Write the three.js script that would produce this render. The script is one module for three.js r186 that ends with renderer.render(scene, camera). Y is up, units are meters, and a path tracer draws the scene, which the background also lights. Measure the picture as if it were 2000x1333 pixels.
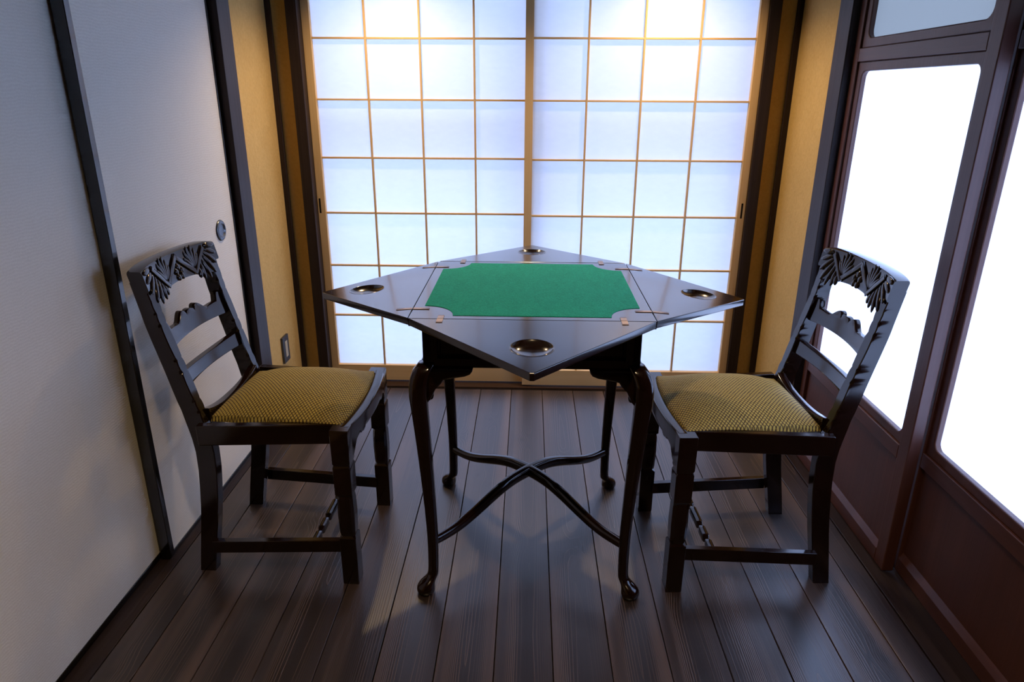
import * as THREE from 'three';
import { RoundedBoxGeometry } from 'three/addons/geometries/RoundedBoxGeometry.js';
import { mergeGeometries, toCreasedNormals } from 'three/addons/utils/BufferGeometryUtils.js';

// ---------------------------------------------------------------- camera, sky, exposure
const scene = new THREE.Scene();
const renderer = new THREE.WebGLRenderer({ antialias: true });
renderer.toneMapping = THREE.LinearToneMapping;
renderer.toneMappingExposure = 1.3;
renderer.shadowMap.enabled = true;
const camera = new THREE.PerspectiveCamera(52.668, 2000 / 1333, 0.05, 60);
camera.rotation.order = 'YXZ';
camera.position.set(0, 1.182, 2.735);
camera.rotation.set(-0.3464, 0.0231, 0.0057);
scene.add(camera);
scene.background = new THREE.Color().setRGB(0.445, 0.585, 1.0);   // even overcast daylight
scene.backgroundIntensity = 7.0;

// ---------------------------------------------------------------- helpers
function mulberry(a) { return () => { a |= 0; a = a + 0x6D2B79F5 | 0; let t = Math.imul(a ^ a >>> 15, 1 | a); t = t + Math.imul(t ^ t >>> 7, 61 | t) ^ t; return ((t ^ t >>> 14) >>> 0) / 4294967296; }; }
const R = mulberry(7);
const clamp = (x, a = 0, b = 1) => Math.min(b, Math.max(a, x));
const sm = (a, b, x) => { const t = clamp((x - a) / (b - a)); return t * t * (3 - 2 * t); };
const lerp = (a, b, t) => a + (b - a) * t;
function makeNoise(seed) {
  const r = mulberry(seed), N = 256, v = new Float32Array(N * N);
  for (let i = 0; i < v.length; i++) v[i] = r();
  const at = (x, y, px, py) => v[(((y % py) + py) % py & 255) * N + (((x % px) + px) % px & 255)];
  const n = (x, y, px = 256, py = 256) => {
    const xi = Math.floor(x), yi = Math.floor(y), fx = x - xi, fy = y - yi, a = fx * fx * (3 - 2 * fx), b = fy * fy * (3 - 2 * fy);
    return lerp(lerp(at(xi, yi, px, py), at(xi + 1, yi, px, py), a), lerp(at(xi, yi + 1, px, py), at(xi + 1, yi + 1, px, py), a), b);
  };
  const fbm = (x, y, oct = 4, px = 256, py = 256) => { let s = 0, a = 0.5, t = 0; for (let i = 0; i < oct; i++) { s += a * n(x, y, px, py); t += a; a *= 0.5; x *= 2; y *= 2; px = Math.min(256, px * 2); py = Math.min(256, py * 2); } return s / t; };
  return { n, fbm };
}
const NZ = makeNoise(11);
function tex(w, h, fn, srgb = true, wrap = THREE.RepeatWrapping) {
  const d = new Uint8Array(w * h * 4);
  for (let y = 0; y < h; y++) for (let x = 0; x < w; x++) {
    const c = fn((x + 0.5) / w, (y + 0.5) / h), i = (y * w + x) * 4;
    d[i] = clamp(c[0], 0, 255); d[i + 1] = clamp(c[1], 0, 255); d[i + 2] = clamp(c[2], 0, 255); d[i + 3] = 255;
  }
  const t = new THREE.DataTexture(d, w, h, THREE.RGBAFormat);
  t.magFilter = THREE.LinearFilter; t.minFilter = THREE.LinearMipmapLinearFilter; t.generateMipmaps = true;
  t.wrapS = t.wrapT = wrap; t.colorSpace = srgb ? THREE.SRGBColorSpace : THREE.NoColorSpace; t.needsUpdate = true;
  return t;
}
const grey = (v) => [v, v, v];
const mix3 = (a, b, t) => [lerp(a[0], b[0], t), lerp(a[1], b[1], t), lerp(a[2], b[2], t)];

// the addon joins corners that lie within a hundredth of a unit, so work in millimetres
function creased(g, angle) { g = g.index ? g.toNonIndexed() : g; g.scale(1000, 1000, 1000); g = toCreasedNormals(g, angle); g.scale(0.001, 0.001, 0.001); return g; }
const taken = {};
function numbered(n) { taken[n] = (taken[n] ?? -1) + 1; return taken[n] ? `${n}_${String(taken[n]).padStart(3, '0')}` : n; }
function shade(o) { o.traverse((m) => { if (m.isMesh) { m.castShadow = true; m.receiveShadow = true; } }); return o; }
function part(name, geo, mat, parent) { const m = new THREE.Mesh(geo, mat); m.name = name; m.castShadow = m.receiveShadow = true; parent.add(m); return m; }
function thing(name, label, category, extra = {}) { const g = new THREE.Group(); g.name = numbered(name); g.userData = { label, category, ...extra }; scene.add(g); return g; }
const structure = (name, label, category) => thing(name, label, category, { kind: 'structure' });

// uv in metres by the dominant axis of each face; v runs along the grain axis ('x' | 'y' | 'z')
function uvBox(g, grain = 'y', ou = 0, ov = 0) {
  g = g.index ? g.toNonIndexed() : g;
  const p = g.attributes.position, uv = new Float32Array(p.count * 2), a = new THREE.Vector3(), b = new THREE.Vector3(), c = new THREE.Vector3();
  for (let i = 0; i < p.count; i += 3) {
    a.fromBufferAttribute(p, i); b.fromBufferAttribute(p, i + 1); c.fromBufferAttribute(p, i + 2);
    const n = b.clone().sub(a).cross(c.clone().sub(a)), ax = [Math.abs(n.x), Math.abs(n.y), Math.abs(n.z)], k = ax.indexOf(Math.max(...ax));
    [a, b, c].forEach((q, j) => {
      const o = { x: q.x, y: q.y, z: q.z }, axes = ['x', 'y', 'z'].filter((_, m) => m !== k);
      const va = axes.includes(grain) ? grain : axes[1], ua = axes.find((m) => m !== va);
      uv[(i + j) * 2] = o[ua] + ou; uv[(i + j) * 2 + 1] = o[va] + ov;
    });
  }
  g.setAttribute('uv', new THREE.BufferAttribute(uv, 2));
  return g;
}
function box(x0, x1, y0, y1, z0, z1, { r = 0.002, grain = 'y' } = {}) {
  const w = x1 - x0, h = y1 - y0, d = z1 - z0;
  const g = r > 0 ? new RoundedBoxGeometry(w, h, d, 2, Math.min(r, w / 2.01, h / 2.01, d / 2.01)) : new THREE.BoxGeometry(w, h, d);
  g.translate((x0 + x1) / 2, (y0 + y1) / 2, (z0 + z1) / 2);
  return uvBox(g, grain, R() * 3, R() * 3);
}
function clean(g) { for (const k of Object.keys(g.attributes)) if (!['position', 'normal', 'uv'].includes(k)) g.deleteAttribute(k); return g; }
const merged = (list) => mergeGeometries(list.map((g) => clean(g.index ? g.toNonIndexed() : g)));
// rings: arrays of Vector3 with equal counts
function loft(rings, { caps = true, crease = 0.6 } = {}) {
  const pos = [], uv = [], n = rings[0].length, ou = R() * 3, ov = R() * 3, vs = [ov], us = [ou];
  for (let i = 1; i < rings.length; i++) vs.push(vs[i - 1] + rings[i][0].distanceTo(rings[i - 1][0]));
  const wide = rings[Math.floor(rings.length / 2)];
  for (let j = 1; j <= n; j++) us.push(us[j - 1] + wide[j % n].distanceTo(wide[j - 1]));
  const put = (p, u, v) => { pos.push(p.x, p.y, p.z); uv.push(u, v); };
  for (let i = 0; i + 1 < rings.length; i++) for (let j = 0; j < n; j++) {
    const k = (j + 1) % n, a = rings[i][j], b = rings[i][k], c = rings[i + 1][k], d = rings[i + 1][j];
    put(a, us[j], vs[i]); put(b, us[j + 1], vs[i]); put(c, us[j + 1], vs[i + 1]);
    put(a, us[j], vs[i]); put(c, us[j + 1], vs[i + 1]); put(d, us[j], vs[i + 1]);
  }
  if (caps) for (const [ring, flip] of [[rings[0], true], [rings[rings.length - 1], false]]) {
    const m = ring.reduce((q, p) => q.add(p), new THREE.Vector3()).multiplyScalar(1 / n);
    for (let j = 0; j < n; j++) { const k = (j + 1) % n; put(m, ou, ov); put(ring[flip ? k : j], ou + 0.01, ov); put(ring[flip ? j : k], ou, ov + 0.01); }
  }
  const g = new THREE.BufferGeometry();
  g.setAttribute('position', new THREE.Float32BufferAttribute(pos, 3));
  g.setAttribute('uv', new THREE.Float32BufferAttribute(uv, 2));
  return creased(g, crease);
}
// shape of [a, b] points, extruded by depth along +c and laid on the axes named in `to`
function slab(pts, depth, { bevel = 0.002, seg = 2, holes = [], crease = 0.22 } = {}) {
  const s = new THREE.Shape(pts.map((p) => new THREE.Vector2(p[0], p[1])));
  for (const h of holes) s.holes.push(new THREE.Path(h.map((p) => new THREE.Vector2(p[0], p[1]))));
  const g = new THREE.ExtrudeGeometry(s, { depth: depth - 2 * bevel, bevelEnabled: bevel > 0, bevelThickness: bevel, bevelSize: bevel, bevelOffset: -bevel, bevelSegments: seg, curveSegments: 24, steps: 1 });
  g.translate(0, 0, bevel);
  return creased(g.index ? g.toNonIndexed() : g, crease);
}
function remap(g, fn) { const p = g.attributes.position, v = new THREE.Vector3(); for (let i = 0; i < p.count; i++) { v.fromBufferAttribute(p, i); fn(v); p.setXYZ(i, v.x, v.y, v.z); } return g; }
const densify = (pts, step) => { const out = []; for (let i = 0; i < pts.length; i++) { const a = pts[i], b = pts[(i + 1) % pts.length], n = Math.max(1, Math.ceil(Math.hypot(b[0] - a[0], b[1] - a[1]) / step)); for (let k = 0; k < n; k++) out.push([lerp(a[0], b[0], k / n), lerp(a[1], b[1], k / n)]); } return out; };
function roundedRect(x0, x1, y0, y1, r, n = 8) { const o = []; for (const [cx, cy, a0] of [[x1 - r, y0 + r, -Math.PI / 2], [x1 - r, y1 - r, 0], [x0 + r, y1 - r, Math.PI / 2], [x0 + r, y0 + r, Math.PI]]) for (let i = 0; i <= n; i++) { const a = a0 + i / n * Math.PI / 2; o.push([cx + r * Math.cos(a), cy + r * Math.sin(a)]); } return o; }
const curve = (xs, ys) => (x) => { if (x <= xs[0]) return ys[0]; for (let i = 1; i < xs.length; i++) if (x <= xs[i]) { const t = (x - xs[i - 1]) / (xs[i] - xs[i - 1]); const m = (j) => (j <= 0 || j >= xs.length - 1) ? (ys[Math.min(xs.length - 1, Math.max(1, j))] - ys[Math.min(xs.length - 2, Math.max(0, j - 1))]) / (xs[Math.min(xs.length - 1, Math.max(1, j))] - xs[Math.min(xs.length - 2, Math.max(0, j - 1))]) : (ys[j + 1] - ys[j - 1]) / (xs[j + 1] - xs[j - 1]); const h = xs[i] - xs[i - 1], m0 = m(i - 1), m1 = m(i), t2 = t * t, t3 = t2 * t; return (2 * t3 - 3 * t2 + 1) * ys[i - 1] + (t3 - 2 * t2 + t) * h * m0 + (-2 * t3 + 3 * t2) * ys[i] + (t3 - t2) * h * m1; } return ys[ys.length - 1]; };

// ---------------------------------------------------------------- materials
// wood, 1 texture repeat = 0.4 m across, 1.6 m along
function woodTex(a, b, { lines = 60, contrast = 0.5, seed = 1 } = {}) {
  const nz = makeNoise(seed);
  const f = (u, v) => {
    const w = nz.fbm(u * 4, v * 2, 3, 4, 2) * 0.10;
    const fine = nz.fbm(u * 128, v * 4, 3, 128, 4), mid = nz.fbm((u + w) * lines / 2, v * 3, 3, Math.round(lines / 2), 3), big = nz.fbm(u * 5, v * 2, 2, 5, 2);
    return clamp((0.45 * fine + 0.4 * mid + 0.3 * big - 0.3) * 1.6 * contrast + 0.5 * (1 - contrast) + 0.1);
  };
  const map = tex(512, 512, (u, v) => mix3(a, b, f(u, v)));
  const bump = tex(512, 512, (u, v) => grey(255 * f(u, v)), false);
  for (const t of [map, bump]) t.repeat.set(1 / 0.4, 1 / 1.6);
  return { map, bump };
}
const std = (o) => new THREE.MeshStandardMaterial(o), phys = (o) => new THREE.MeshPhysicalMaterial(o);
const M = {};
{
  let w = woodTex([14, 7, 5], [34, 16, 11], { seed: 3, lines: 90, contrast: 0.7 });
  M.mahogany = phys({ name: 'mahogany', map: w.map, roughness: 0.13, ior: 1.52 });
  M.tabletop = phys({ name: 'polished_mahogany', map: w.map, roughness: 0.2, ior: 1.5, clearcoat: 0.8, clearcoatRoughness: 0.11 });
  w = woodTex([32, 24, 23], [56, 45, 43], { seed: 5, lines: 120, contrast: 0.8 });
  M.darkpost = phys({ name: 'dark_stained_cedar', map: w.map, specularIntensity: 0.42, roughness: 0.42, bumpMap: w.bump, bumpScale: 0.0004 });
  w = woodTex([66, 38, 32], [96, 58, 48], { seed: 8, lines: 70, contrast: 0.5 });
  M.redwood = std({ name: 'reddish_brown_door_wood', map: w.map, roughness: 0.42, bumpMap: w.bump, bumpScale: 0.0003 });
  w = woodTex([198, 160, 106], [224, 190, 136], { seed: 12, lines: 110, contrast: 0.45 });
  M.pale = std({ name: 'pale_cypress', map: w.map, roughness: 0.6, bumpMap: w.bump, bumpScale: 0.0001 });
  M.lacquer = phys({ name: 'black_lacquer', color: 0x0b0a0a, roughness: 0.16, clearcoat: 0.6, clearcoatRoughness: 0.06 });
  M.sillwood = phys({ name: 'worn_sill_wood', color: 0x3c2c22, roughness: 0.8, specularIntensity: 0.15 });
  M.darkgap = phys({ name: 'dark_recess_wood', color: 0x17110e, roughness: 0.8, specularIntensity: 0.2 });
  const plasterB = tex(512, 512, (u, v) => grey(255 * clamp(0.5 * NZ.fbm(u * 100, v * 100, 3, 100, 100) + 0.5 * NZ.fbm(u * 24, v * 30, 3, 24, 30))), false);
  const plasterC = tex(512, 512, (u, v) => mix3([190, 156, 92], [212, 178, 112], NZ.fbm(u * 60, v * 60, 4, 60, 60) * 0.7 + NZ.fbm(u * 6, v * 6, 3, 6, 6) * 0.4));
  plasterB.repeat.set(2.2, 2.2); plasterC.repeat.set(2.2, 2.2);
  M.plaster = std({ name: 'ochre_plaster', map: plasterC, roughness: 0.95, bumpMap: plasterB, bumpScale: 0.0012 });
  M.ceiling = std({ name: 'ceiling_board', color: 0x85735c, roughness: 0.9 });
  // fusuma paper: fine wavy horizontal ribs, 0.25 m repeat
  const rib = (u, v) => { const w2 = NZ.fbm(u * 6, v * 6, 3, 6, 6) * 1.6 + NZ.fbm(u * 40, v * 20, 2, 40, 20) * 0.5; return 0.5 + 0.5 * Math.sin((v * 38 + w2) * Math.PI * 2); };
  const fusB = tex(1024, 1024, (u, v) => grey(255 * clamp(0.65 * rib(u, v) + 0.35 * NZ.fbm(u * 150, v * 150, 2, 150, 150))), false);
  const fusC = tex(1024, 1024, (u, v) => mix3([226, 222, 212], [240, 237, 228], 0.35 * rib(u, v) + 0.65 * NZ.fbm(u * 120, v * 150, 2, 120, 150)));
  fusB.repeat.set(4, 4); fusC.repeat.set(4, 4);
  M.fusuma = std({ name: 'ribbed_fusuma_paper', map: fusC, roughness: 0.85, bumpMap: fusB, bumpScale: 0.00018 });
  // shoji paper
  const shC = tex(512, 512, (u, v) => { const k = NZ.fbm(u * 40, v * 90, 3, 40, 90); return mix3([188, 188, 188], [193, 193, 193], k); });
  M.washi = phys({ name: 'shoji_paper', map: shC, roughness: 1, transmission: 0.46, thickness: 0, ior: 1.1, specularIntensity: 0.1 });
  M.frosted = phys({ name: 'frosted_glass', color: 0xf6f9fb, roughness: 1, transmission: 0.66, thickness: 0, ior: 1.2, specularIntensity: 0.2 });
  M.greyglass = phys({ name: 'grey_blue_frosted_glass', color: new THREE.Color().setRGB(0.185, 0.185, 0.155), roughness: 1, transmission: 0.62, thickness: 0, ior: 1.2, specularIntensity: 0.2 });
  M.steel = std({ name: 'dark_steel', color: 0x6b7076, metalness: 0.9, roughness: 0.28 });
  M.plate = std({ name: 'dark_plate', color: 0x54585f, metalness: 0.6, roughness: 0.38 });
  M.ivory = std({ name: 'ivory_plastic', color: 0xbdb49d, roughness: 0.5 });
  M.worn = std({ name: 'worn_pale_brass', map: tex(128, 128, (u, v) => { const k = NZ.fbm(u * 14, v * 14, 3); return k > 0.56 ? [84, 62, 52] : mix3([150, 124, 104], [186, 162, 142], k); }), metalness: 0.7, roughness: 0.35 });
  const feltC = tex(512, 512, (u, v) => { const k = 0.6 * NZ.fbm(u * 120, v * 200, 3, 120, 200) + 0.25 * NZ.fbm(u * 14, v * 40, 3, 14, 40) + 0.15 * NZ.n(u * 256, v * 256); return mix3([2, 134, 116], [36, 190, 162], k); });
  const feltB = tex(512, 512, (u, v) => grey(255 * (0.6 * NZ.fbm(u * 120, v * 200, 3, 120, 200) + 0.4 * NZ.n(u * 256, v * 256))), false);
  feltC.repeat.set(2, 2); feltB.repeat.set(2, 2);
  M.felt = phys({ name: 'green_baize', map: feltC, roughness: 1, bumpMap: feltB, bumpScale: 0.0006, sheen: 0.3, sheenRoughness: 0.7, sheenColor: new THREE.Color(0x2fa37c) });
  // cushion: gold velvet diamonds in a dark brown net; one repeat of the texture = 4 x 4 diamonds
  const net = (u, v) => { const a = Math.abs(((u * 4 + v * 4) % 1 + 1) % 1 - 0.5), b = Math.abs(((u * 4 - v * 4) % 1 + 1) % 1 - 0.5); return sm(0.30, 0.45, Math.max(a, b)); };
  const cusC = tex(512, 512, (u, v) => { const t = 0.03 * (NZ.fbm(u * 20, v * 20, 2, 20, 20) - 0.5), k = net(u + t, v + t); const g = mix3([172, 150, 62], [220, 196, 106], NZ.fbm(u * 80, v * 80, 2, 80, 80)); return mix3(g, [62, 44, 22], k * 0.92); });
  const cusB = tex(512, 512, (u, v) => grey(255 * (1 - net(u, v)) * (0.85 + 0.15 * NZ.n(u * 128, v * 128))), false);
  for (const t of [cusC, cusB]) t.repeat.set(1 / (0.0092 * 4), 1 / (0.0112 * 4));
  M.cushion = phys({ name: 'gold_diamond_velvet', map: cusC, roughness: 0.75, bumpMap: cusB, bumpScale: 0.0012, sheen: 0.6, sheenRoughness: 0.45, sheenColor: new THREE.Color(0xb89a50) });
  M.gravel = std({ name: 'pale_gravel', map: tex(256, 256, (u, v) => grey(150 + 90 * NZ.fbm(u * 64, v * 64, 3, 64, 64))), roughness: 1 });
  M.eave = std({ name: 'eave_boards', color: 0x5b4636, roughness: 0.8 });
  M.sash = std({ name: 'aluminium_sash', color: 0x4a4a4c, roughness: 0.5, metalness: 0.4 });
  M.lampglow = std({ name: 'downlight_glow', color: 0xffffff, emissive: new THREE.Color(1, 0.72, 0.42), emissiveIntensity: 6, roughness: 0.5 });
  M.lampbody = std({ name: 'downlight_body', color: 0x2a2522, roughness: 0.5 });
}
// floor planks: stained cedar with cathedral grain and knots
const PLANK_W = 0.1285, PLANK_L = 3.96;
const plankMats = [0, 1, 2, 3].map((k) => {
  const nz = makeNoise(40 + k), r = mulberry(90 + k), u0 = [0.06, -0.04, 0.75, 0.02][k], A = [58, 46, 22, 70][k], B = [1.7, -1.3, 0.6, 1.1][k];
  const knots = Array.from({ length: [5, 4, 2, 6][k] }, () => [r() * 0.8 - 0.4, r() * PLANK_L, 0.005 + r() * 0.006]);
  const phase = (x, y) => {
    let ph = A * (x - u0) ** 2 + B * y + 2.0 * nz.fbm(x * 2.2 + 9, y * 0.8, 3) + 0.7 * nz.fbm(x * 9 + 5, y * 2, 2);
    for (const [kx, ky, kr] of knots) { const dx = (x - kx) * PLANK_W, dy = (y - ky) * 0.55; ph += 2.2 * Math.exp(-(dx * dx + dy * dy) / (9 * kr * kr)); }
    return ph;
  };
  const field = (u, v) => {
    const x = u - 0.5, y = v * PLANK_L, ph = phase(x, y), gx = (phase(x + 0.004, y) - ph) / (0.004 * PLANK_W), gy = (phase(x, y + 0.004) - ph) / 0.004, gr = Math.hypot(gx, gy) + 1;
    let kn = 0; for (const [kx, ky, kr] of knots) { const dx = (x - kx) * PLANK_W, dy = (y - ky) * 0.55; kn = Math.max(kn, Math.exp(-(dx * dx + dy * dy) / (kr * kr) * 1.6)); }
    const l = ph - Math.floor(ph), dist = Math.min(l, 1 - l) / gr;                  // metres to the nearest growth ring
    const amp = 0.30 + 0.70 * sm(0.3, 0.7, nz.fbm(x * 5 + 3, y * 1.1 + 7, 3)), fibre = nz.fbm(u * 150, y * 7, 3);
    return { line: (1 - sm(0.0003, 0.0013, dist)) * amp, soft: l * l, fibre, kn, tone: nz.fbm(x * 3, y * 0.8 + 20, 3) };
  };
  const W = 192, H = 1792, cache = new Array(W * H);
  const map = tex(W, H, (u, v) => { const f = cache[Math.floor(v * H) * W + Math.floor(u * W)] = field(u, v); let c = mix3([30, 22, 19], [44, 33, 28], clamp(1.1 * f.fibre + 0.7 * f.tone - 0.4)); c = mix3(mix3(c, [80, 62, 52], f.soft * 0.18), [142, 116, 98], f.line * 0.6); return mix3(c, [32, 21, 16], f.kn * 0.85); }, true, THREE.MirroredRepeatWrapping);
  const bump = tex(W, H, (u, v) => { const f = cache[Math.floor(v * H) * W + Math.floor(u * W)]; return grey(120 + 90 * f.line + 60 * (f.fibre - 0.5) - 60 * f.kn); }, false, THREE.MirroredRepeatWrapping);
  return phys({ name: 'stained_cedar_floor', map, ior: 1.8, roughness: 0.36, bumpMap: bump, bumpScale: 0.0005 });
});

// ---------------------------------------------------------------- room shell
const Z1 = 4.0, CEIL = 2.3;
{
  const f = structure('floor', 'dark stained cedar plank floor with visible grain and knots', 'floor');
  part('subfloor', box(-1.1, 1.1, -0.10, -0.022, -0.08, Z1 + 0.05, { r: 0 }), M.darkgap, f);
  let k = 0;
  for (let i = -8; i < 8; i++) {
    const x0 = Math.max(-0.9205, 0.066 + i * PLANK_W), x1 = Math.min(0.9035, 0.066 + (i + 1) * PLANK_W);
    if (x1 - x0 < 0.02) continue;
    let g = new RoundedBoxGeometry(x1 - x0 - 0.0022, 0.02, Z1 - 0.068, 1, 0.0012); if (g.index) g = g.toNonIndexed();
    const p = g.attributes.position, uv = g.attributes.uv, flip = (k * 5) % 3 === 1, off = (k * 0.377) % 1;
    for (let j = 0; j < p.count; j++) { let u = (p.getX(j) + (x1 - x0) / 2) / PLANK_W; if (flip) u = 1 - u; uv.setXY(j, u * 0.98 + 0.01, (p.getZ(j) + 2) / PLANK_L + off); }
    g.translate((x0 + x1) / 2, -0.01, (Z1 + 0.068) / 2);
    part('plank', g, plankMats[[0, 3, 1, 0, 2, 1, 3, 0, 1, 3, 0, 2, 1, 3, 0, 1][k % 16]], f); k++;
  }
}
// thresholds
{
  let t = structure('trim_1', 'dark wooden threshold with track grooves under the white sliding doors', 'threshold');
  part('ridge', box(-0.947, -0.9215, -0.02, 0.001, 0.5, Z1, { r: 0.0015, grain: 'z' }), M.darkpost, t);
  part('groove_bed', box(-1.03, -0.946, -0.03, -0.005, 0.5, Z1, { r: 0, grain: 'z' }), M.darkpost, t);
  t = structure('trim_2', 'dark wooden threshold with track grooves under the frosted glass doors', 'threshold');
  part('ridge', box(0.905, 0.938, -0.02, 0.002, 0.5, Z1, { r: 0.002, grain: 'z' }), M.darkpost, t);
  part('groove_bed', box(0.937, 1.06, -0.03, -0.006, 0.5, Z1, { r: 0, grain: 'z' }), M.darkpost, t);
  t = structure('trim_3', 'dark wooden sill in front of the paper lattice screens', 'sill');
  part('front_ridge', box(-0.9, 0.9, -0.02, -0.002, 0.052, 0.068, { r: 0.0015, grain: 'x' }), M.darkgap, t);
  part('groove_bed', box(-0.9, 0.9, -0.03, 0.003, -0.06, 0.0515, { r: 0, grain: 'x' }), M.sillwood, t);
}
const JX = 0.8355;
{
  // back wall: plaster pieces left and right of the screens, wall above
  const w = structure('wall_back', 'ochre plaster wall strips on both sides of the paper screens', 'wall');
  for (const s of [-1, 1]) part('plaster', box(Math.min(s * 0.874, s * 1.04), Math.max(s * 0.874, s * 1.04), -0.02, CEIL, -0.07, 0.018, { r: 0 }), M.plaster, w);
  part('upper_wall', box(-0.874, 0.874, 1.66, CEIL, -0.07, 0.018, { r: 0 }), M.plaster, w);
  for (const s of [-1, 1]) {
    const j = structure('trim_' + (s < 0 ? 4 : 5), s < 0 ? 'dark wooden jamb left of the paper screens' : 'dark wooden jamb right of the paper screens', 'jamb');
    part('jamb', box(Math.min(s * JX, s * 0.8765), Math.max(s * JX, s * 0.8765), -0.02, 1.70, -0.08, 0.052, { r: 0.002 }), M.darkpost, j);
    const c = structure('trim_' + (s < 0 ? 6 : 7), s < 0 ? 'thin dark batten in the left back corner' : 'thin dark batten in the right back corner', 'batten');
    part('batten', box(Math.min(s * 0.938, s * 0.958), Math.max(s * 0.938, s * 0.958), 0, 1.712, 0.012, 0.034, { r: 0.001 }), M.darkpost, c);
    const p = structure('trim_' + (s < 0 ? 8 : 9), s < 0 ? 'dark square post between white sliding door and ochre wall' : 'dark square post between frosted glass door and ochre wall', 'post');
    part('post', box(Math.min(s * 0.923, s * 1.02), Math.max(s * 0.923, s * 1.02), -0.02, CEIL, 0.43, 0.522, { r: 0.0025 }), M.darkpost, p);
  }
  const h = structure('trim_10', 'dark head rail above the paper screens', 'head rail');
  part('head_rail', box(-JX, JX, 1.615, 1.70, -0.08, 0.052, { r: 0.002, grain: 'x' }), M.darkpost, h);
  const l = structure('trim_11', 'dark lintel beam spanning the two posts', 'beam');
  part('beam', box(-0.923, 0.923, 1.545, CEIL, 0.500, 0.522, { r: 0.002, grain: 'x' }), M.darkpost, l);
  // left wall
  const wl = structure('wall_left', 'ochre plaster wall between corner and sliding doors', 'wall');
  part('plaster', box(-1.06, -0.956, -0.02, CEIL, -0.07, 0.44, { r: 0 }), M.plaster, wl);
  part('outer_wall', box(-1.08, -1.035, -0.05, CEIL, 0.4, Z1, { r: 0 }), M.plaster, wl);
  part('upper_wall', box(-1.04, -0.965, 1.70, CEIL, 0.522, Z1, { r: 0 }), M.plaster, wl);
  part('head_rail', box(-1.04, -0.935, 1.655, 1.72, 0.522, Z1, { r: 0.002, grain: 'z' }), M.darkpost, wl);
  part('side_plaster', box(-1.04, -0.965, -0.02, 1.70, 2.14, Z1, { r: 0 }), M.plaster, wl);
  const wr = structure('wall_right', 'ochre plaster wall between corner and frosted glass doors', 'wall');
  part('plaster', box(0.958, 1.06, -0.02, CEIL, -0.07, 0.44, { r: 0 }), M.plaster, wr);
  part('upper_wall', box(0.965, 1.06, 1.70, CEIL, 0.522, Z1, { r: 0 }), M.plaster, wr);
  part('head_rail', box(0.935, 1.06, 1.655, 1.72, 0.522, Z1, { r: 0.002, grain: 'z' }), M.darkpost, wr);
  part('side_boards', box(0.965, 1.06, -0.02, 1.70, 1.74, Z1, { r: 0 }), M.redwood, wr);
  const wf = structure('wall_front', 'dark wooden wall behind the camera', 'wall');
  part('boards', box(-1.1, 1.1, -0.05, CEIL, Z1, Z1 + 0.06, { r: 0 }), M.darkpost, wf);
  const c = structure('ceiling', 'pale board ceiling with a lowered soffit over the screens', 'ceiling');
  part('ceiling_board', box(-1.1, 1.1, CEIL, CEIL + 0.06, -0.1, Z1 + 0.06, { r: 0 }), M.ceiling, c);
  part('soffit', box(-0.956, 0.956, 1.712, 1.745, 0.018, 0.50, { r: 0 }), M.ceiling, c);
}
// outside
{
  const g = structure('ground', 'pale gravel garden outside the doors', 'ground');
  part('gravel', box(-9, 9, -0.55, -0.40, -9, 9, { r: 0 }), M.gravel, g);
  const e = structure('trim_12', 'wooden eaves outside the doors', 'eaves');
  part('eave_boards', box(-1.6, 1.9, 2.15, 2.2, -0.9, -0.1, { r: 0 }), M.eave, e);
  part('eave_boards', box(1.11, 1.9, 2.15, 2.2, -0.1, Z1 + 0.3, { r: 0 }), M.eave, e);
  const w = structure('window_1', 'glazed sash outside the paper screens', 'window');
  part('sash_rail', box(-JX, JX, 1.04, 1.09, -0.20, -0.17, { r: 0.002, grain: 'x' }), M.sash, w);
  part('sash_rail', box(-JX, JX, -0.02, 0.04, -0.20, -0.17, { r: 0.002, grain: 'x' }), M.sash, w);
  part('sash_stile', box(-0.03, 0.03, 0.04, 1.66, -0.20, -0.17, { r: 0.002 }), M.sash, w);
}

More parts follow.
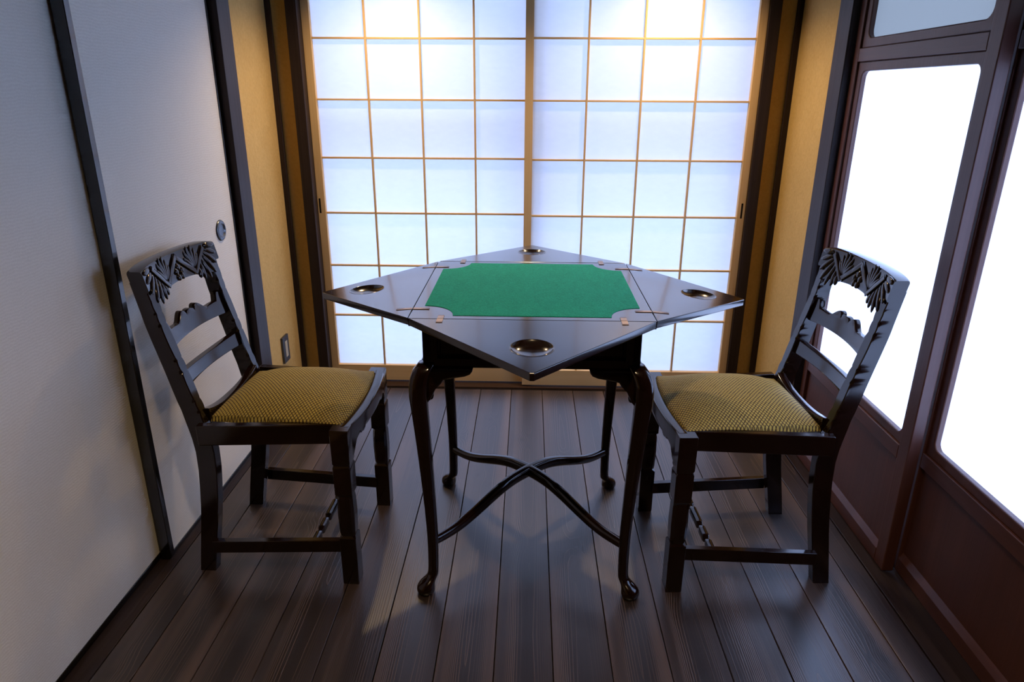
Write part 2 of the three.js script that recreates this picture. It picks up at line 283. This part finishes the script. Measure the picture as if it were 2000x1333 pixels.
// ---------------------------------------------------------------- paper lattice screens (shoji)
const COL = 0.2, ROW = 0.2133, ROW0 = 1.3664;
function shoji(n, label, xc, xStileL, xStileR, zf, pullX) {
  // xc = x of the first upright bar; front of the lattice at zf, stiles 8 mm proud
  const g = structure('door_' + n, label, 'paper screen');
  const zs = zf + 0.004, yb = 0.010, yt = 1.622;
  part('stile', box(xStileL[0], xStileL[1], yb, yt, zs - 0.03, zs, { r: 0.0012 }), M.pale, g);
  part('stile', box(xStileR[0], xStileR[1], yb, yt, zs - 0.03, zs, { r: 0.0012 }), M.pale, g);
  part('bottom_rail', box(xStileL[1], xStileR[0], yb, 0.0785, zs - 0.03, zs, { r: 0.0012, grain: 'x' }), M.pale, g);
  part('top_rail', box(xStileL[1], xStileR[0], 1.575, yt, zs - 0.03, zs, { r: 0.0012, grain: 'x' }), M.pale, g);
  for (let i = 0; i < 3; i++) part('lattice_bar', box(xc + i * COL - 0.0035, xc + i * COL + 0.0035, 0.0785, 1.575, zf - 0.0135, zf, { r: 0.0008 }), M.pale, g);
  for (let i = 0; i < 6; i++) part('lattice_bar', box(xStileL[1], xStileR[0], ROW0 - i * ROW - 0.0035, ROW0 - i * ROW + 0.0035, zf - 0.0135, zf - 0.0008, { r: 0.0008, grain: 'x' }), M.pale, g);
  part('paper', uvBox(new THREE.PlaneGeometry(xStileR[0] - xStileL[1], 1.4965).translate((xStileR[0] + xStileL[1]) / 2, 0.0785 + 1.4965 / 2, zf - 0.0145), 'y'), M.washi, g);
  part('finger_pull', box(pullX - 0.0035, pullX + 0.0035, 0.726, 0.784, zs - 0.004, zs + 0.0004, { r: 0.0003 }), M.darkgap, g);
  return g;
}
shoji(1, 'left paper lattice screen with pale wooden frame, its right edge behind the other screen', -0.6084, [-0.8355, -0.806], [-0.011, 0.022], 0, -0.8265);
shoji(2, 'right paper lattice screen with pale wooden frame, overlapping the other in front', 0.2085, [-0.0195, 0.0105], [0.806, 0.8355], 0.033, 0.8225);

// ---------------------------------------------------------------- white sliding doors (fusuma) on the left
function fusuma(n, label, x, z0, z1, pullZ) {
  const g = structure('door_' + n, label, 'sliding door');
  const yb = -0.004, yt = 1.66, t = 0.024, fw = 0.020, fr = 0.017;
  part('paper_face', box(x - t + 0.002, x - 0.0035, yb + fr, yt - 0.02, z0 + fw, z1 - fw, { r: 0, grain: 'y' }), M.fusuma, g);
  for (const [a, b] of [[z0, z0 + fw], [z1 - fw, z1]]) part('stile', box(x - t - 0.004, x, yb, yt, a, b, { r: 0.0018 }), M.lacquer, g);
  part('bottom_rail', box(x - t, x - 0.001, yb, yb + fr, z0 + fw, z1 - fw, { r: 0.0015, grain: 'z' }), M.lacquer, g);
  part('top_rail', box(x - t, x - 0.001, yt - 0.02, yt, z0 + fw, z1 - fw, { r: 0.0015, grain: 'z' }), M.lacquer, g);
  if (pullZ) {
    const prof = [[0.0, 0.0006], [0.010, 0.0008], [0.016, 0.0018], [0.0195, 0.0040], [0.0212, 0.0066], [0.0235, 0.0074], [0.026, 0.0058], [0.0285, 0.0052], [0.0305, 0.0040], [0.0322, 0.0014], [0.0325, -0.001]].reverse().map((p) => new THREE.Vector2(p[0], p[1]));
    const lg = new THREE.LatheGeometry(prof, 48); lg.rotateZ(-Math.PI / 2); lg.translate(x - 0.0035, 0.777, pullZ);
    part('round_pull', lg, M.steel, g);
  }
}
fusuma(3, 'white ribbed-paper sliding door with round metal pull and black frame', -0.945, 0.524, 1.217, 0.645);
fusuma(4, 'white ribbed-paper sliding door nearest the camera, no pull in view', -0.976, 1.185, 2.14, 0);

// ---------------------------------------------------------------- frosted glass doors on the right
function glassDoor(n, label, x, z0, z1) {
  const g = structure('door_' + n, label, 'glass door'), t = 0.030, xb = x + t;
  const yb = -0.004, yt = 1.658, sw = 0.045, sn = 0.045;
  const sl = (a, b) => { const s = box(x, xb, yb, yt, a, b, { r: 0.003 }); return s; };
  part('stile', sl(z0, z0 + sw - 0.012), M.redwood, g); part('stile', sl(z1 - sn, z1), M.redwood, g);
  const zi0 = z0 + sw - 0.012, zi1 = z1 - sn;
  part('bottom_rail', box(x, xb, yb, 0.036, zi0, zi1, { r: 0.002, grain: 'z' }), M.redwood, g);
  part('lock_rail', box(x, xb, 0.308, 0.347, zi0, zi1, { r: 0.002, grain: 'z' }), M.redwood, g);
  part('transom_rail', box(x, xb, 1.270, 1.306, zi0, zi1, { r: 0.002, grain: 'z' }), M.redwood, g);
  part('top_rail', box(x, xb, 1.60, yt, zi0, zi1, { r: 0.002, grain: 'z' }), M.redwood, g);
  // glazing frames with rounded openings, set back
  const frame = (y0, y1, w, r) => { const gg = slab([[zi0, y0], [zi1, y0], [zi1, y1], [zi0, y1]], 0.016, { bevel: 0.003, seg: 2, holes: [roundedRect(zi0 + w, zi1 - w * 0.55, y0 + w, y1 - w, r)], crease: 0.25 }); remap(gg, (v) => { const z = v.x; v.x = x + 0.006 + (0.016 - v.z); v.z = z; }); flipWinding(gg); return uvBox(gg, 'y'); };
  const f1 = part('glazing_frame', frame(0.347, 1.270, 0.026, 0.020), M.redwood, g);
  const f2 = part('glazing_frame', frame(1.306, 1.60, 0.026, 0.024), M.redwood, g);
  part('frosted_pane', uvBox(new THREE.PlaneGeometry(zi1 - zi0, 0.923).rotateY(-Math.PI / 2).translate(x + 0.024, (0.347 + 1.27) / 2, (zi0 + zi1) / 2)), M.frosted, g).userData.label = 'bright white frosted pane';
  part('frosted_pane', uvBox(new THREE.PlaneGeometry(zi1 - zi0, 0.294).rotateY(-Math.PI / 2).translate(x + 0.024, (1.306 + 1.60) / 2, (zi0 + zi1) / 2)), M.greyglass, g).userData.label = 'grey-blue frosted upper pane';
  // lower wooden panel with a bevelled bead along its foot
  part('wood_panel', box(x + 0.010, x + 0.022, 0.030, 0.312, zi0 - 0.003, zi1 + 0.003, { r: 0, grain: 'y' }), M.redwood, g);
  const bead = slab([[0, 0], [0.010, 0], [0.010, 0.016]], zi1 - zi0, { bevel: 0, crease: 0.3 });
  remap(bead, (v) => { const px = v.x, py = v.y, pz = v.z; v.set(x + px, 0.036 + py, zi0 + pz); });
  part('bead', uvBox(bead, 'z'), M.redwood, g);
}
function flipWinding(g) { const p = g.attributes.position.array; for (let i = 0; i < p.length; i += 9) for (let k = 0; k < 3; k++) { const t = p[i + 3 + k]; p[i + 3 + k] = p[i + 6 + k]; p[i + 6 + k] = t; } g.deleteAttribute('normal'); g.computeVertexNormals(); return g; }
glassDoor(5, 'brown framed frosted glass door behind the right chair, farther from camera', 0.945, 0.526, 1.203);
glassDoor(6, 'brown framed frosted glass door at the right picture edge, nearest camera', 0.984, 1.165, 1.74);

// ---------------------------------------------------------------- outlet
{
  const o = thing('wall_outlet', 'small dark wall plate with pale cover on the ochre wall', 'outlet');
  o.position.set(-0.956, 0.226, 0.211);
  part('plate', box(0, 0.009, -0.053, 0.053, -0.032, 0.032, { r: 0.0015 }), M.plate, o);
  part('cover', box(0.007, 0.0105, -0.032, 0.032, -0.012, 0.012, { r: 0.0008 }), M.ivory, o);
  for (const y of [-0.043, 0.043]) part('screw', new THREE.CylinderGeometry(0.003, 0.003, 0.002, 16).rotateZ(Math.PI / 2).translate(0.0095, y, 0), M.worn, o);
}

// ---------------------------------------------------------------- card table
const TX = 0.0106, TZ = 1.072, TH = 0.7257, S = 0.531;
{
  const T = thing('card_table', 'polished dark mahogany envelope card table opened flat with green baize', 'table');
  T.position.set(TX, 0, TZ); T.rotation.y = -0.002;
  const h = S / 2, th = 0.018;
  // top board
  const b = slab([[-h, -h], [h, -h], [h, h], [-h, h]], th, { bevel: 0.0015, seg: 2 });
  b.rotateX(-Math.PI / 2); b.translate(0, TH - th, 0);
  part('top_board', uvBox(b, 'x'), M.tabletop, T);
  // felt with scooped corners
  const fh = 0.2425, rc = 0.0705, pts = [];
  for (const [sx, sz, a0] of [[-1, -1, Math.PI / 2], [1, -1, Math.PI], [1, 1, -Math.PI / 2], [-1, 1, 0]]) for (let i = 0; i <= 14; i++) { const a = a0 - i / 14 * Math.PI / 2; pts.push([sx * fh + rc * Math.cos(a), sz * fh + rc * Math.sin(a)]); }
  const fg = slab(pts, 0.0022, { bevel: 0.0006, seg: 1 }); fg.rotateX(-Math.PI / 2); fg.translate(0, TH - 0.0010, 0);
  part('baize', uvBox(fg, 'x'), M.felt, T).userData.label = 'green baize with scooped corners';
  // flaps: hinge along x at z = 0, apex at +z
  const ft = 0.0165, gap = 0.0016, dishC = 0.149, dr = 0.0425;
  const hole = Array.from({ length: 56 }, (_, i) => [Math.cos(i / 56 * Math.PI * 2) * dr, -dishC + Math.sin(i / 56 * Math.PI * 2) * dr]);
  const tri = [[-h + 0.002, -gap], [h - 0.002, -gap], [0.004, -h + 0.003], [-0.004, -h + 0.003]].reverse();
  const flapG = slab(tri, ft, { bevel: 0.0018, seg: 3, holes: [hole], crease: 0.2 });
  flapG.rotateX(-Math.PI / 2); flapG.translate(0, -ft, 0); const flapGeo = uvBox(flapG, 'x');
  const dish = new THREE.LatheGeometry([[0, -0.0125], [0.012, -0.0122], [0.024, -0.0105], [0.033, -0.0072], [0.0385, -0.0038], [0.0412, -0.0012], [0.0424, 0.0], [0.0434, 0.0002], [0.044, -0.0004]].reverse().map((p) => new THREE.Vector2(...p)), 72);
  dish.translate(0, 0.0002, dishC);
  const leafX = box(-0.0068, 0.0068, 0, 0.0011, 0, 0.022, { r: 0.0004 });
  const leafL = box(-0.0055, 0.0055, 0, 0.0011, 0, 0.036, { r: 0.0004 });
  const drop = [0.055, 0.080, 0.024, 0.094];   // front, left, back, right
  [0, -Math.PI / 2, Math.PI, Math.PI / 2].forEach((a, i) => {
    const pivot = new THREE.Group(); pivot.name = 'flap'; T.add(pivot);
    pivot.position.set(Math.sin(a) * h, TH + 0.0003, Math.cos(a) * h); pivot.rotation.order = 'YXZ'; pivot.rotation.set(drop[i], a, 0);
    part('flap_board', flapGeo, M.tabletop, pivot);
    part('counter_dish', dish, M.tabletop, pivot).userData.label = 'round hollow for game counters';
    for (const s of [-1, 1]) part('hinge', (i % 2 ? leafL : leafX).clone().translate(s * 0.196, 0, gap), M.worn, pivot);
    for (const s of [-1, 1]) { const m = part('hinge', (i % 2 ? leafL : leafX).clone().rotateY(Math.PI), M.worn, T); m.position.set(Math.sin(a) * (h - 0.0005) + Math.cos(a) * s * 0.196, TH + 0.0003, Math.cos(a) * (h - 0.0005) - Math.sin(a) * s * 0.196); m.rotation.y = a; }
  });
  // apron with recessed panels
  const ah = 0.241, ay0 = 0.603, ay1 = TH - th;
  [0, -Math.PI / 2, Math.PI, Math.PI / 2].forEach((a) => {
    const ap = slab([[-ah, ay0], [ah, ay0], [ah, ay1], [-ah, ay1]], 0.018, { bevel: 0.0015, holes: [[[-ah + 0.032, ay0 + 0.022], [ah - 0.032, ay0 + 0.022], [ah - 0.032, ay1 - 0.014], [-ah + 0.032, ay1 - 0.014]]] });
    ap.translate(0, 0, ah - 0.018);
    const m = part('apron', uvBox(ap, 'x'), M.mahogany, T); m.rotation.y = a;
    const inner = slab([[-ah + 0.037, ay0 + 0.027], [ah - 0.037, ay0 + 0.027], [ah - 0.037, ay1 - 0.019], [-ah + 0.037, ay1 - 0.019]], 0.010, { bevel: 0.003, seg: 2 });
    inner.translate(0, 0, ah - 0.0185); const ib = box(-ah + 0.02, ah - 0.02, ay0 + 0.01, ay1 - 0.004, ah - 0.017, ah - 0.0125, { r: 0, grain: 'x' });
    part('recessed_panel', merged([uvBox(inner, 'x'), ib]), M.mahogany, m);
  });
  // cabriole legs, built for the +x +z corner
  const cy = [0, 0.004, 0.012, 0.020, 0.027, 0.033, 0.038, 0.045, 0.060, 0.15, 0.23, 0.33, 0.43, 0.50, 0.545, 0.575, 0.60, 0.612];
  const cc = curve(cy, [0.2540, 0.2540, 0.2545, 0.2540, 0.2520, 0.2480, 0.2430, 0.2385, 0.2365, 0.2355, 0.2375, 0.2415, 0.2465, 0.2505, 0.2525, 0.2500, 0.2420, 0.2330]);
  const cr = curve(cy, [0.0165, 0.0205, 0.0225, 0.0220, 0.0200, 0.0174, 0.0152, 0.0135, 0.0128, 0.0133, 0.0142, 0.0156, 0.0174, 0.0190, 0.0204, 0.0214, 0.0212, 0.0195]);
  const ring = (c, r, y, sq) => Array.from({ length: 28 }, (_, i) => { const t = -i / 28 * Math.PI * 2, e = 2 / sq, X = Math.sign(Math.cos(t)) * Math.abs(Math.cos(t)) ** e, Z = Math.sign(Math.sin(t)) * Math.abs(Math.sin(t)) ** e; return new THREE.Vector3(c + X * r, y, c + Z * r); });
  const ys = []; for (let i = 0; i <= 56; i++) { const t = i / 56; ys.push(t < 0.3 ? t / 0.3 * 0.05 : lerp(0.05, 0.612, (t - 0.3) / 0.7)); }
  const legG = loft(ys.map((y) => ring(cc(y), cr(y), y, y < 0.04 ? 2 : lerp(2.1, 3.2, sm(0.05, 0.5, y)))), { crease: 1.2 });
  // ears: side brackets under the apron
  const ear = [[0.232, 0.520], [0.222, 0.536], [0.214, 0.553], [0.200, 0.568], [0.196, 0.575], [0.186, 0.578], [0.168, 0.5815], [0.148, 0.585], [0.136, 0.590], [0.131, 0.597], [0.129, 0.6045], [0.236, 0.6045]];
  const earG = slab(densify(ear.slice().reverse(), 0.008).reverse(), 0.032, { bevel: 0.006, seg: 3, crease: 0.5 }); earG.translate(0, 0, 0.2215);
  const earA = uvBox(earG, 'x'), earB = uvBox(flipWinding(remap(earG.clone(), (v) => { const t = v.x; v.x = v.z; v.z = t; })), 'z');
  for (let q = 0; q < 4; q++) {
    const L = part('leg', legG, M.mahogany, T); L.rotation.y = q * Math.PI / 2;
    part('ear', earA, M.mahogany, L); part('ear', earB, M.mahogany, L);
  }
  // crossing serpentine stretchers
  for (const [a, lift] of [[Math.PI / 4, 0], [-Math.PI / 4, 0.0004]]) {
    const rings = [], n = 60, half = 0.327;
    for (let i = 0; i <= n; i++) {
      const t = -1 + 2 * i / n, d = t * half, k = Math.abs(t), y = lerp(0.205, 0.138, sm(0.0, 1.0, k) * 0.55 + 0.45 * sm(0.15, 0.85, k)) + lift;
      const e = 0.004, k2 = Math.min(1, Math.abs(t + e)), y2 = lerp(0.205, 0.138, sm(0.0, 1.0, k2) * 0.55 + 0.45 * sm(0.15, 0.85, k2)) + lift;
      const slope = Math.atan2(y2 - y, e * half), wv = lerp(0.0138, 0.0102, k), hv = lerp(0.0162, 0.0118, k);
      const sec = Array.from({ length: 24 }, (_, q) => { const th2 = q / 24 * Math.PI * 2, e2 = 0.78; return [Math.sign(Math.cos(th2)) * Math.abs(Math.cos(th2)) ** e2 * wv, Math.sign(Math.sin(th2)) * Math.abs(Math.sin(th2)) ** e2 * hv]; });
      rings.push(sec.map(([p, o]) => { const along = d - Math.sin(slope) * o, yy = y + Math.cos(slope) * o; return new THREE.Vector3(along * Math.sin(a) + p * Math.cos(a), yy, along * Math.cos(a) - p * Math.sin(a)); }));
    }
    part('stretcher', loft(rings, { crease: 1.0, grain: 'x' }), M.mahogany, T);
  }
}

// ---------------------------------------------------------------- carved chairs (face +x, origin on the floor under the seat)
function makeChair(label) {
  const C = thing('dining_chair', label, 'chair', { group: 'carved chairs at the card table' });
  const F = curve([0, 0.06, 0.2, 0.35, 0.455, 0.489, 0.558, 0.591, 0.672, 0.705, 0.80], [-0.190, -0.180, -0.156, -0.144, -0.163, -0.173, -0.191, -0.200, -0.222, -0.229, -0.250]);
  const D = curve([0, 0.35, 0.5, 0.8], [0.040, 0.046, 0.042, 0.032]);
  // waves of the post edges: a lobe between each pair of notches
  const pairs = [[0.455, 0.489], [0.558, 0.591], [0.672, 0.705]];
  const wave = (y) => {
    if (y < 0.425 || y > 0.735) return 0;
    for (const [a, b] of pairs) if (y >= a && y <= b) return -0.0040 + 0.0042 * Math.sin((y - a) / (b - a) * Math.PI) ** 0.7;
    for (const [a, b] of [[0.425, 0.455], [0.489, 0.558], [0.591, 0.672], [0.705, 0.735]]) if (y > a && y < b) return -0.0012 + 0.0018 * Math.sin((y - a) / (b - a) * Math.PI);
    return 0;
  };
  const ysP = [0, 0.03, 0.06, 0.1, 0.15, 0.2, 0.25, 0.3, 0.35, 0.385, 0.41, 0.425]; for (let y = 0.43; y < 0.74; y += 0.004) ysP.push(y); ysP.push(0.745, 0.76, 0.775);
  for (const s of [-1, 1]) {
    const rings = ysP.map((y) => {
      const w = wave(y), zo = 0.1685 * s, zi = 0.139 * s, x1 = F(y), x0 = x1 - D(y), c = 0.002, xm = x1 - 0.007;
      const p = [[x0, zo], [xm, zo], [x1 - c, zo + s * (w * 1.1 + 0.0002)], [x1, zo + s * (w - c)], [x1, zi - s * (w - c)], [x1 - c, zi - s * (w * 1.1 + 0.0002)], [xm, zi], [x0, zi]].map(([x, z]) => new THREE.Vector3(x, y, z));
      return s > 0 ? p : p.reverse();
    });
    part('back_post', loft(rings, { crease: 0.45 }), M.mahogany, C);
  }
  // curved back rails: shape in (z, y), bent in plan
  const bow = (z) => -0.016 * (1 - (z / 0.155) ** 2);
  // a rail whose lower and upper edges follow yb(z) and yt(z), bent in plan and leaning with the posts
  const strap = (H, yb, yt, depth, setback, { n = 96, rows = 5, c = 0.0022, at = (z, y) => F(y) + bow(z), crease = 0.42 } = {}) => {
    const rings = [];
    for (let i = 0; i <= n; i++) {
      const z = lerp(-H, H, i / n), a = yb(z), b = yt(z), ring = [];
      const put = (y, d) => ring.push(new THREE.Vector3(at(z, y) - setback - d, y, z));
      for (let k = 0; k <= rows; k++) put(lerp(a + c, b - c, k / rows), 0);
      put(b - c * 0.3, c * 0.3); put(b, c); put(b, depth - c); put(b - c * 0.3, depth - c * 0.3);
      for (let k = 0; k <= rows; k++) put(lerp(b - c, a + c, k / rows), depth);
      put(a + c * 0.3, depth - c * 0.3); put(a, depth - c); put(a, c); put(a + c * 0.3, c * 0.3);
      rings.push(ring);
    }
    return loft(rings, { crease, grain: 'z' });
  };
  const wavyTop = (z) => { const a = Math.abs(z); if (a < 0.020) return 0.654 + 0.011 * Math.sqrt(1 - (a / 0.020) ** 2); if (a < 0.074) { const t = (a - 0.020) / 0.054; return t < 0.28 ? 0.654 + 0.015 * Math.sqrt(1 - (1 - t / 0.28) ** 2) : 0.669 - 0.021 * sm(0.28, 1, t); } return a < 0.114 ? 0.648 + 0.002 * sm(0.074, 0.114, a) : 0.650 + 0.022 * sm(0.114, 0.128, a); };
  part('splat', strap(0.142, (z) => 0.611 + 0.004 * (1 - (z / 0.142) ** 2), wavyTop, 0.016, 0.006, { n: 160 }), M.mahogany, C).userData.label = 'back slat with scalloped top edge';
  part('splat', strap(0.142, () => 0.517, (z) => 0.547 + 0.006 * (z / 0.142) ** 2, 0.018, 0.006), M.mahogany, C).userData.label = 'plain curved back slat';
  // crest rail with carving
  const cb = (z) => Math.abs(z) > 0.139 ? 0.752 - 0.0 * z : 0.722 + 0.016 * (1 - (z / 0.139) ** 2);
  const crest = part('crest_rail', strap(0.1715, cb, (z) => 0.808 - 0.007 * (Math.abs(z) / 0.1715) ** 6, 0.036, -0.003, { n: 140, rows: 7, c: 0.006, crease: 0.5 }), M.mahogany, C);
  crest.userData.label = 'crest rail carved with zigzag ribbon, flower and leaf fans';
  const onFace = (g) => { remap(g, (v) => { const z = -v.x, y = v.y, d = v.z; v.set(F(y) + 0.002 + bow(z) + d, y, z); }); g.deleteAttribute('normal'); g.computeVertexNormals(); return uvBox(creased(g, 0.7), 'z'); };
  const strip = (a, b, w) => { const dx = b[0] - a[0], dy = b[1] - a[1], l = Math.hypot(dx, dy), nx = -dy / l * w / 2, ny = dx / l * w / 2, ex = dx / l * w / 2.4, ey = dy / l * w / 2.4; return onFace(slab(densify([[a[0] - ex + nx, a[1] - ey + ny], [a[0] - ex - nx, a[1] - ey - ny], [b[0] + ex - nx, b[1] + ey - ny], [b[0] + ex + nx, b[1] + ey + ny]], 0.008), 0.0055, { bevel: 0.0012, seg: 1 })); };
  const zig = [[-0.118, 0.794], [-0.066, 0.744], [0, 0.797], [0.066, 0.744], [0.118, 0.794]];
  part('carved_ribbon', merged([0, 1, 2, 3].map((i) => strip(zig[i], zig[i + 1], 0.0130))), M.mahogany, crest);
  const blob = (cx, cyy, ang, len, wid, hgt) => { const g = new THREE.SphereGeometry(1, 14, 10); g.scale(len / 2, wid / 2, hgt); g.rotateZ(ang); g.translate(cx + Math.cos(ang) * len / 2, cyy + Math.sin(ang) * len / 2, 0.001); return g.index ? g.toNonIndexed() : g; };
  const leafG = (a, b, ang, len, wid, h = 0.006) => onFace(blob(a, b, ang, len, wid, h));
  const flower = []; for (let i = 0; i < 5; i++) { const a = Math.PI / 2 + i / 5 * Math.PI * 2; flower.push(leafG(0.004 * Math.cos(a), 0.7585 + 0.004 * Math.sin(a), a, 0.0185, 0.0170, 0.0056)); }
  flower.push(leafG(-0.0042, 0.7585, 0, 0.0085, 0.0085, 0.0090));
  part('carved_flower', merged(flower), M.mahogany, crest);
  const fan = (cx, cyy, a0, a1, n, len, wid, h) => { for (let i = 0; i < n; i++) { const t = n > 1 ? i / (n - 1) : 0.5; part('carved_leaf', leafG(cx, cyy, lerp(a0, a1, t), len * (0.85 + 0.3 * Math.sin(t * Math.PI)), wid, h), M.mahogany, crest); } };
  for (const s of [-1, 1]) {
    const A = (d) => (s > 0 ? d : 180 - d) * Math.PI / 180;
    fan(s * 0.066, 0.753, A(48), A(132), 6, 0.052, 0.0130, 0.0046);                 // fan in the valley of the zigzag
    for (const [px, py, ang, len] of [[0.124, 0.790, -22, 0.046], [0.119, 0.785, -44, 0.056], [0.113, 0.778, -60, 0.064], [0.105, 0.768, -74, 0.058], [0.096, 0.758, -90, 0.042], [0.086, 0.748, -104, 0.026]]) part('carved_leaf', leafG(s * px, py, A(ang), len, 0.0150, 0.0048), M.mahogany, crest);
    part('carved_leaf', leafG(s * 0.126, 0.798, A(-4), 0.043, 0.015, 0.0055), M.mahogany, crest);
  }
  // front legs: square, chamfered between two notches
  const sect = (h, c, x, y, z) => [[-h, -h + c], [-h, h - c], [-h + c, h], [h - c, h], [h, h - c], [h, -h + c], [h - c, -h], [-h + c, -h]].map(([a, b]) => new THREE.Vector3(x + a, y, z + b));
  const fl = [[0, 0.0195, 0.001], [0.004, 0.0203, 0.001], [0.135, 0.0207, 0.0012], [0.1365, 0.0207, 0.0012], [0.1425, 0.0178, 0.0062], [0.152, 0.0192, 0.0066], [0.20, 0.0206, 0.0066], [0.246, 0.0196, 0.0066], [0.2555, 0.0180, 0.0062], [0.262, 0.0212, 0.0012], [0.335, 0.0216, 0.0012], [0.341, 0.0200, 0.003], [0.347, 0.0216, 0.0012], [0.4335, 0.0220, 0.0012], [0.4360, 0.0212, 0.001]];
  for (const s of [-1, 1]) part('front_leg', loft(fl.map(([y, h, c]) => sect(h, c, 0.178, y, s * 0.178)), { crease: 0.35 }), M.mahogany, C);
  // seat rails
  for (const s of [-1, 1]) {
    const g = box(-0.165, 0.165, 0.385, 0.4365, -0.011, 0.011, { r: 0.003, grain: 'x' });
    const m = part('side_rail', g, M.mahogany, C); m.position.set(0, 0, s * 0.1755); m.rotation.y = s * 0.095; m.position.z = s * 0.1735;
    const st = box(-0.178, 0.165, 0.070, 0.104, -0.0085, 0.0085, { r: 0.0015, grain: 'x' });
    const q = part('stretcher', st, M.mahogany, C); q.position.z = s * 0.1655; q.rotation.y = s * 0.075;
  }
  const fbow = (z) => 0.0155 * Math.max(0, 1 - (z / 0.178) ** 2);
  const fbot = (z) => { const a = Math.abs(z); return a > 0.135 ? lerp(0.385, 0.352, sm(0.135, 0.165, a)) : a > 0.105 ? 0.385 + 0.0045 * Math.sin((a - 0.105) / 0.03 * Math.PI) : a > 0.08 ? 0.389 - 0.0045 * Math.sin((a - 0.08) / 0.025 * Math.PI) : 0.3915; };
  part('front_rail', strap(0.176, fbot, () => 0.4365, 0.024, 0, { n: 120, c: 0.003, at: (z) => 0.198 + fbow(z) }), M.mahogany, C);
  part('back_rail', strap(0.142, () => 0.385, (z) => 0.437 + 0.020 * Math.abs(z / 0.142) ** 2.5, 0.022, 0, { at: () => -0.154 }), M.mahogany, C);
  // carved cross stretcher between the side stretchers
  const cs = []; for (let i = 0; i <= 60; i++) { const z = lerp(-0.165, 0.165, i / 60), a = Math.abs(z); let w = 0.0085; for (const c of [0.045, 0.105]) w -= 0.0035 * Math.exp(-(((a - c) / 0.006) ** 2)); cs.push(roundedRect(-w, w, -w * 1.25, w * 1.25, w * 0.35, 2).map(([p, o]) => new THREE.Vector3(0.075 + p, 0.087 + o, z))); }
  part('stretcher', loft(cs.map((r) => r.reverse()), { crease: 0.6, grain: 'z' }), M.mahogany, C);
  // domed drop-in cushion
  const nu = 48, nv = 48, pos = [], idx = [], uv = [];
  const put = (u, v, skirt) => {
    const x = lerp(-0.152, 0.1755, (u + 1) / 2), hw = lerp(0.1475, 0.1690, (u + 1) / 2), z = v * hw;
    const xx = x + sm(0, 1, u) * fbow(z) * 1.0, e = (t) => 1 - Math.abs(t) ** 2.8;
    const y = skirt ? 0.425 : 0.4370 + 0.0475 * (e(u) * e(v)) ** 0.92;
    pos.push(xx, y, z); uv.push(xx + Math.sign(u) * (1 - e(u)) * 0.010, z + Math.sign(v) * (1 - e(v)) * 0.010);
  };
  for (let i = 0; i <= nu; i++) for (let j = 0; j <= nv; j++) put(-Math.cos(i / nu * Math.PI) * 0.5 + (i / nu * 2 - 1) * 0.5, -Math.cos(j / nv * Math.PI) * 0.5 + (j / nv * 2 - 1) * 0.5, i === 0 || j === 0 || i === nu || j === nv);
  for (let i = 0; i < nu; i++) for (let j = 0; j < nv; j++) { const a = i * (nv + 1) + j, b = a + 1, c = a + nv + 1, d = c + 1; idx.push(a, b, d, a, d, c); }
  const cg = new THREE.BufferGeometry(); cg.setAttribute('position', new THREE.Float32BufferAttribute(pos, 3)); cg.setAttribute('uv', new THREE.Float32BufferAttribute(uv, 2)); cg.setIndex(idx); cg.computeVertexNormals();
  part('seat_cushion', cg, M.cushion, C).userData.label = 'domed gold velvet seat with diamond net pattern';
  return C;
}
const chairL = makeChair('carved dark wood chair with gold seat beside the white sliding doors');
chairL.position.set(-0.610, 0, 1.100); chairL.rotation.y = -0.032;
const chairR = chairL.clone(); chairR.name = numbered('dining_chair'); scene.add(chairR);
chairR.userData = { ...chairL.userData, label: 'carved dark wood chair with gold seat beside the frosted glass doors' };
chairR.position.set(0.545, 0, 1.103); chairR.rotation.y = Math.PI + 0.045;

// ---------------------------------------------------------------- downlights
function downlight(label, x, y, z, intensity, angle, penumbra, tx, ty, tz) {
  const d = thing('downlight', label, 'lamp'); d.position.set(x, y, z);
  part('housing', new THREE.LatheGeometry([[0.040, 0], [0.040, 0.02], [0.030, 0.02], [0.026, 0.004], [0.026, 0], [0.040, 0]].map((p) => new THREE.Vector2(...p)), 32).translate(0, -0.02, 0), M.lampbody, d);
  part('lamp_disc', new THREE.CylinderGeometry(0.025, 0.025, 0.003, 32).translate(0, -0.006, 0), M.lampglow, d);
  const s = new THREE.SpotLight(new THREE.Color(1, 0.70, 0.38), intensity, 0, angle, penumbra, 2);
  s.position.set(x, y - 0.012, z); s.target.position.set(tx, ty, tz); s.castShadow = true; s.shadow.radius = 1.0; s.shadow.mapSize.set(1024, 1024);
  scene.add(s, s.target);
}
downlight('recessed downlight above the left paper screen', -0.475, 1.712, 0.25, 2.55, 1.15, 0.8, -0.475, 0, 0.25);
downlight('recessed downlight above the right paper screen', 0.475, 1.712, 0.25, 2.55, 1.15, 0.8, 0.475, 0, 0.25);
downlight('recessed ceiling downlight behind the camera', 0.0, CEIL, 2.3, 6.0, 0.9, 0.9, 0.0, 0, 2.2);

renderer.render(scene, camera);
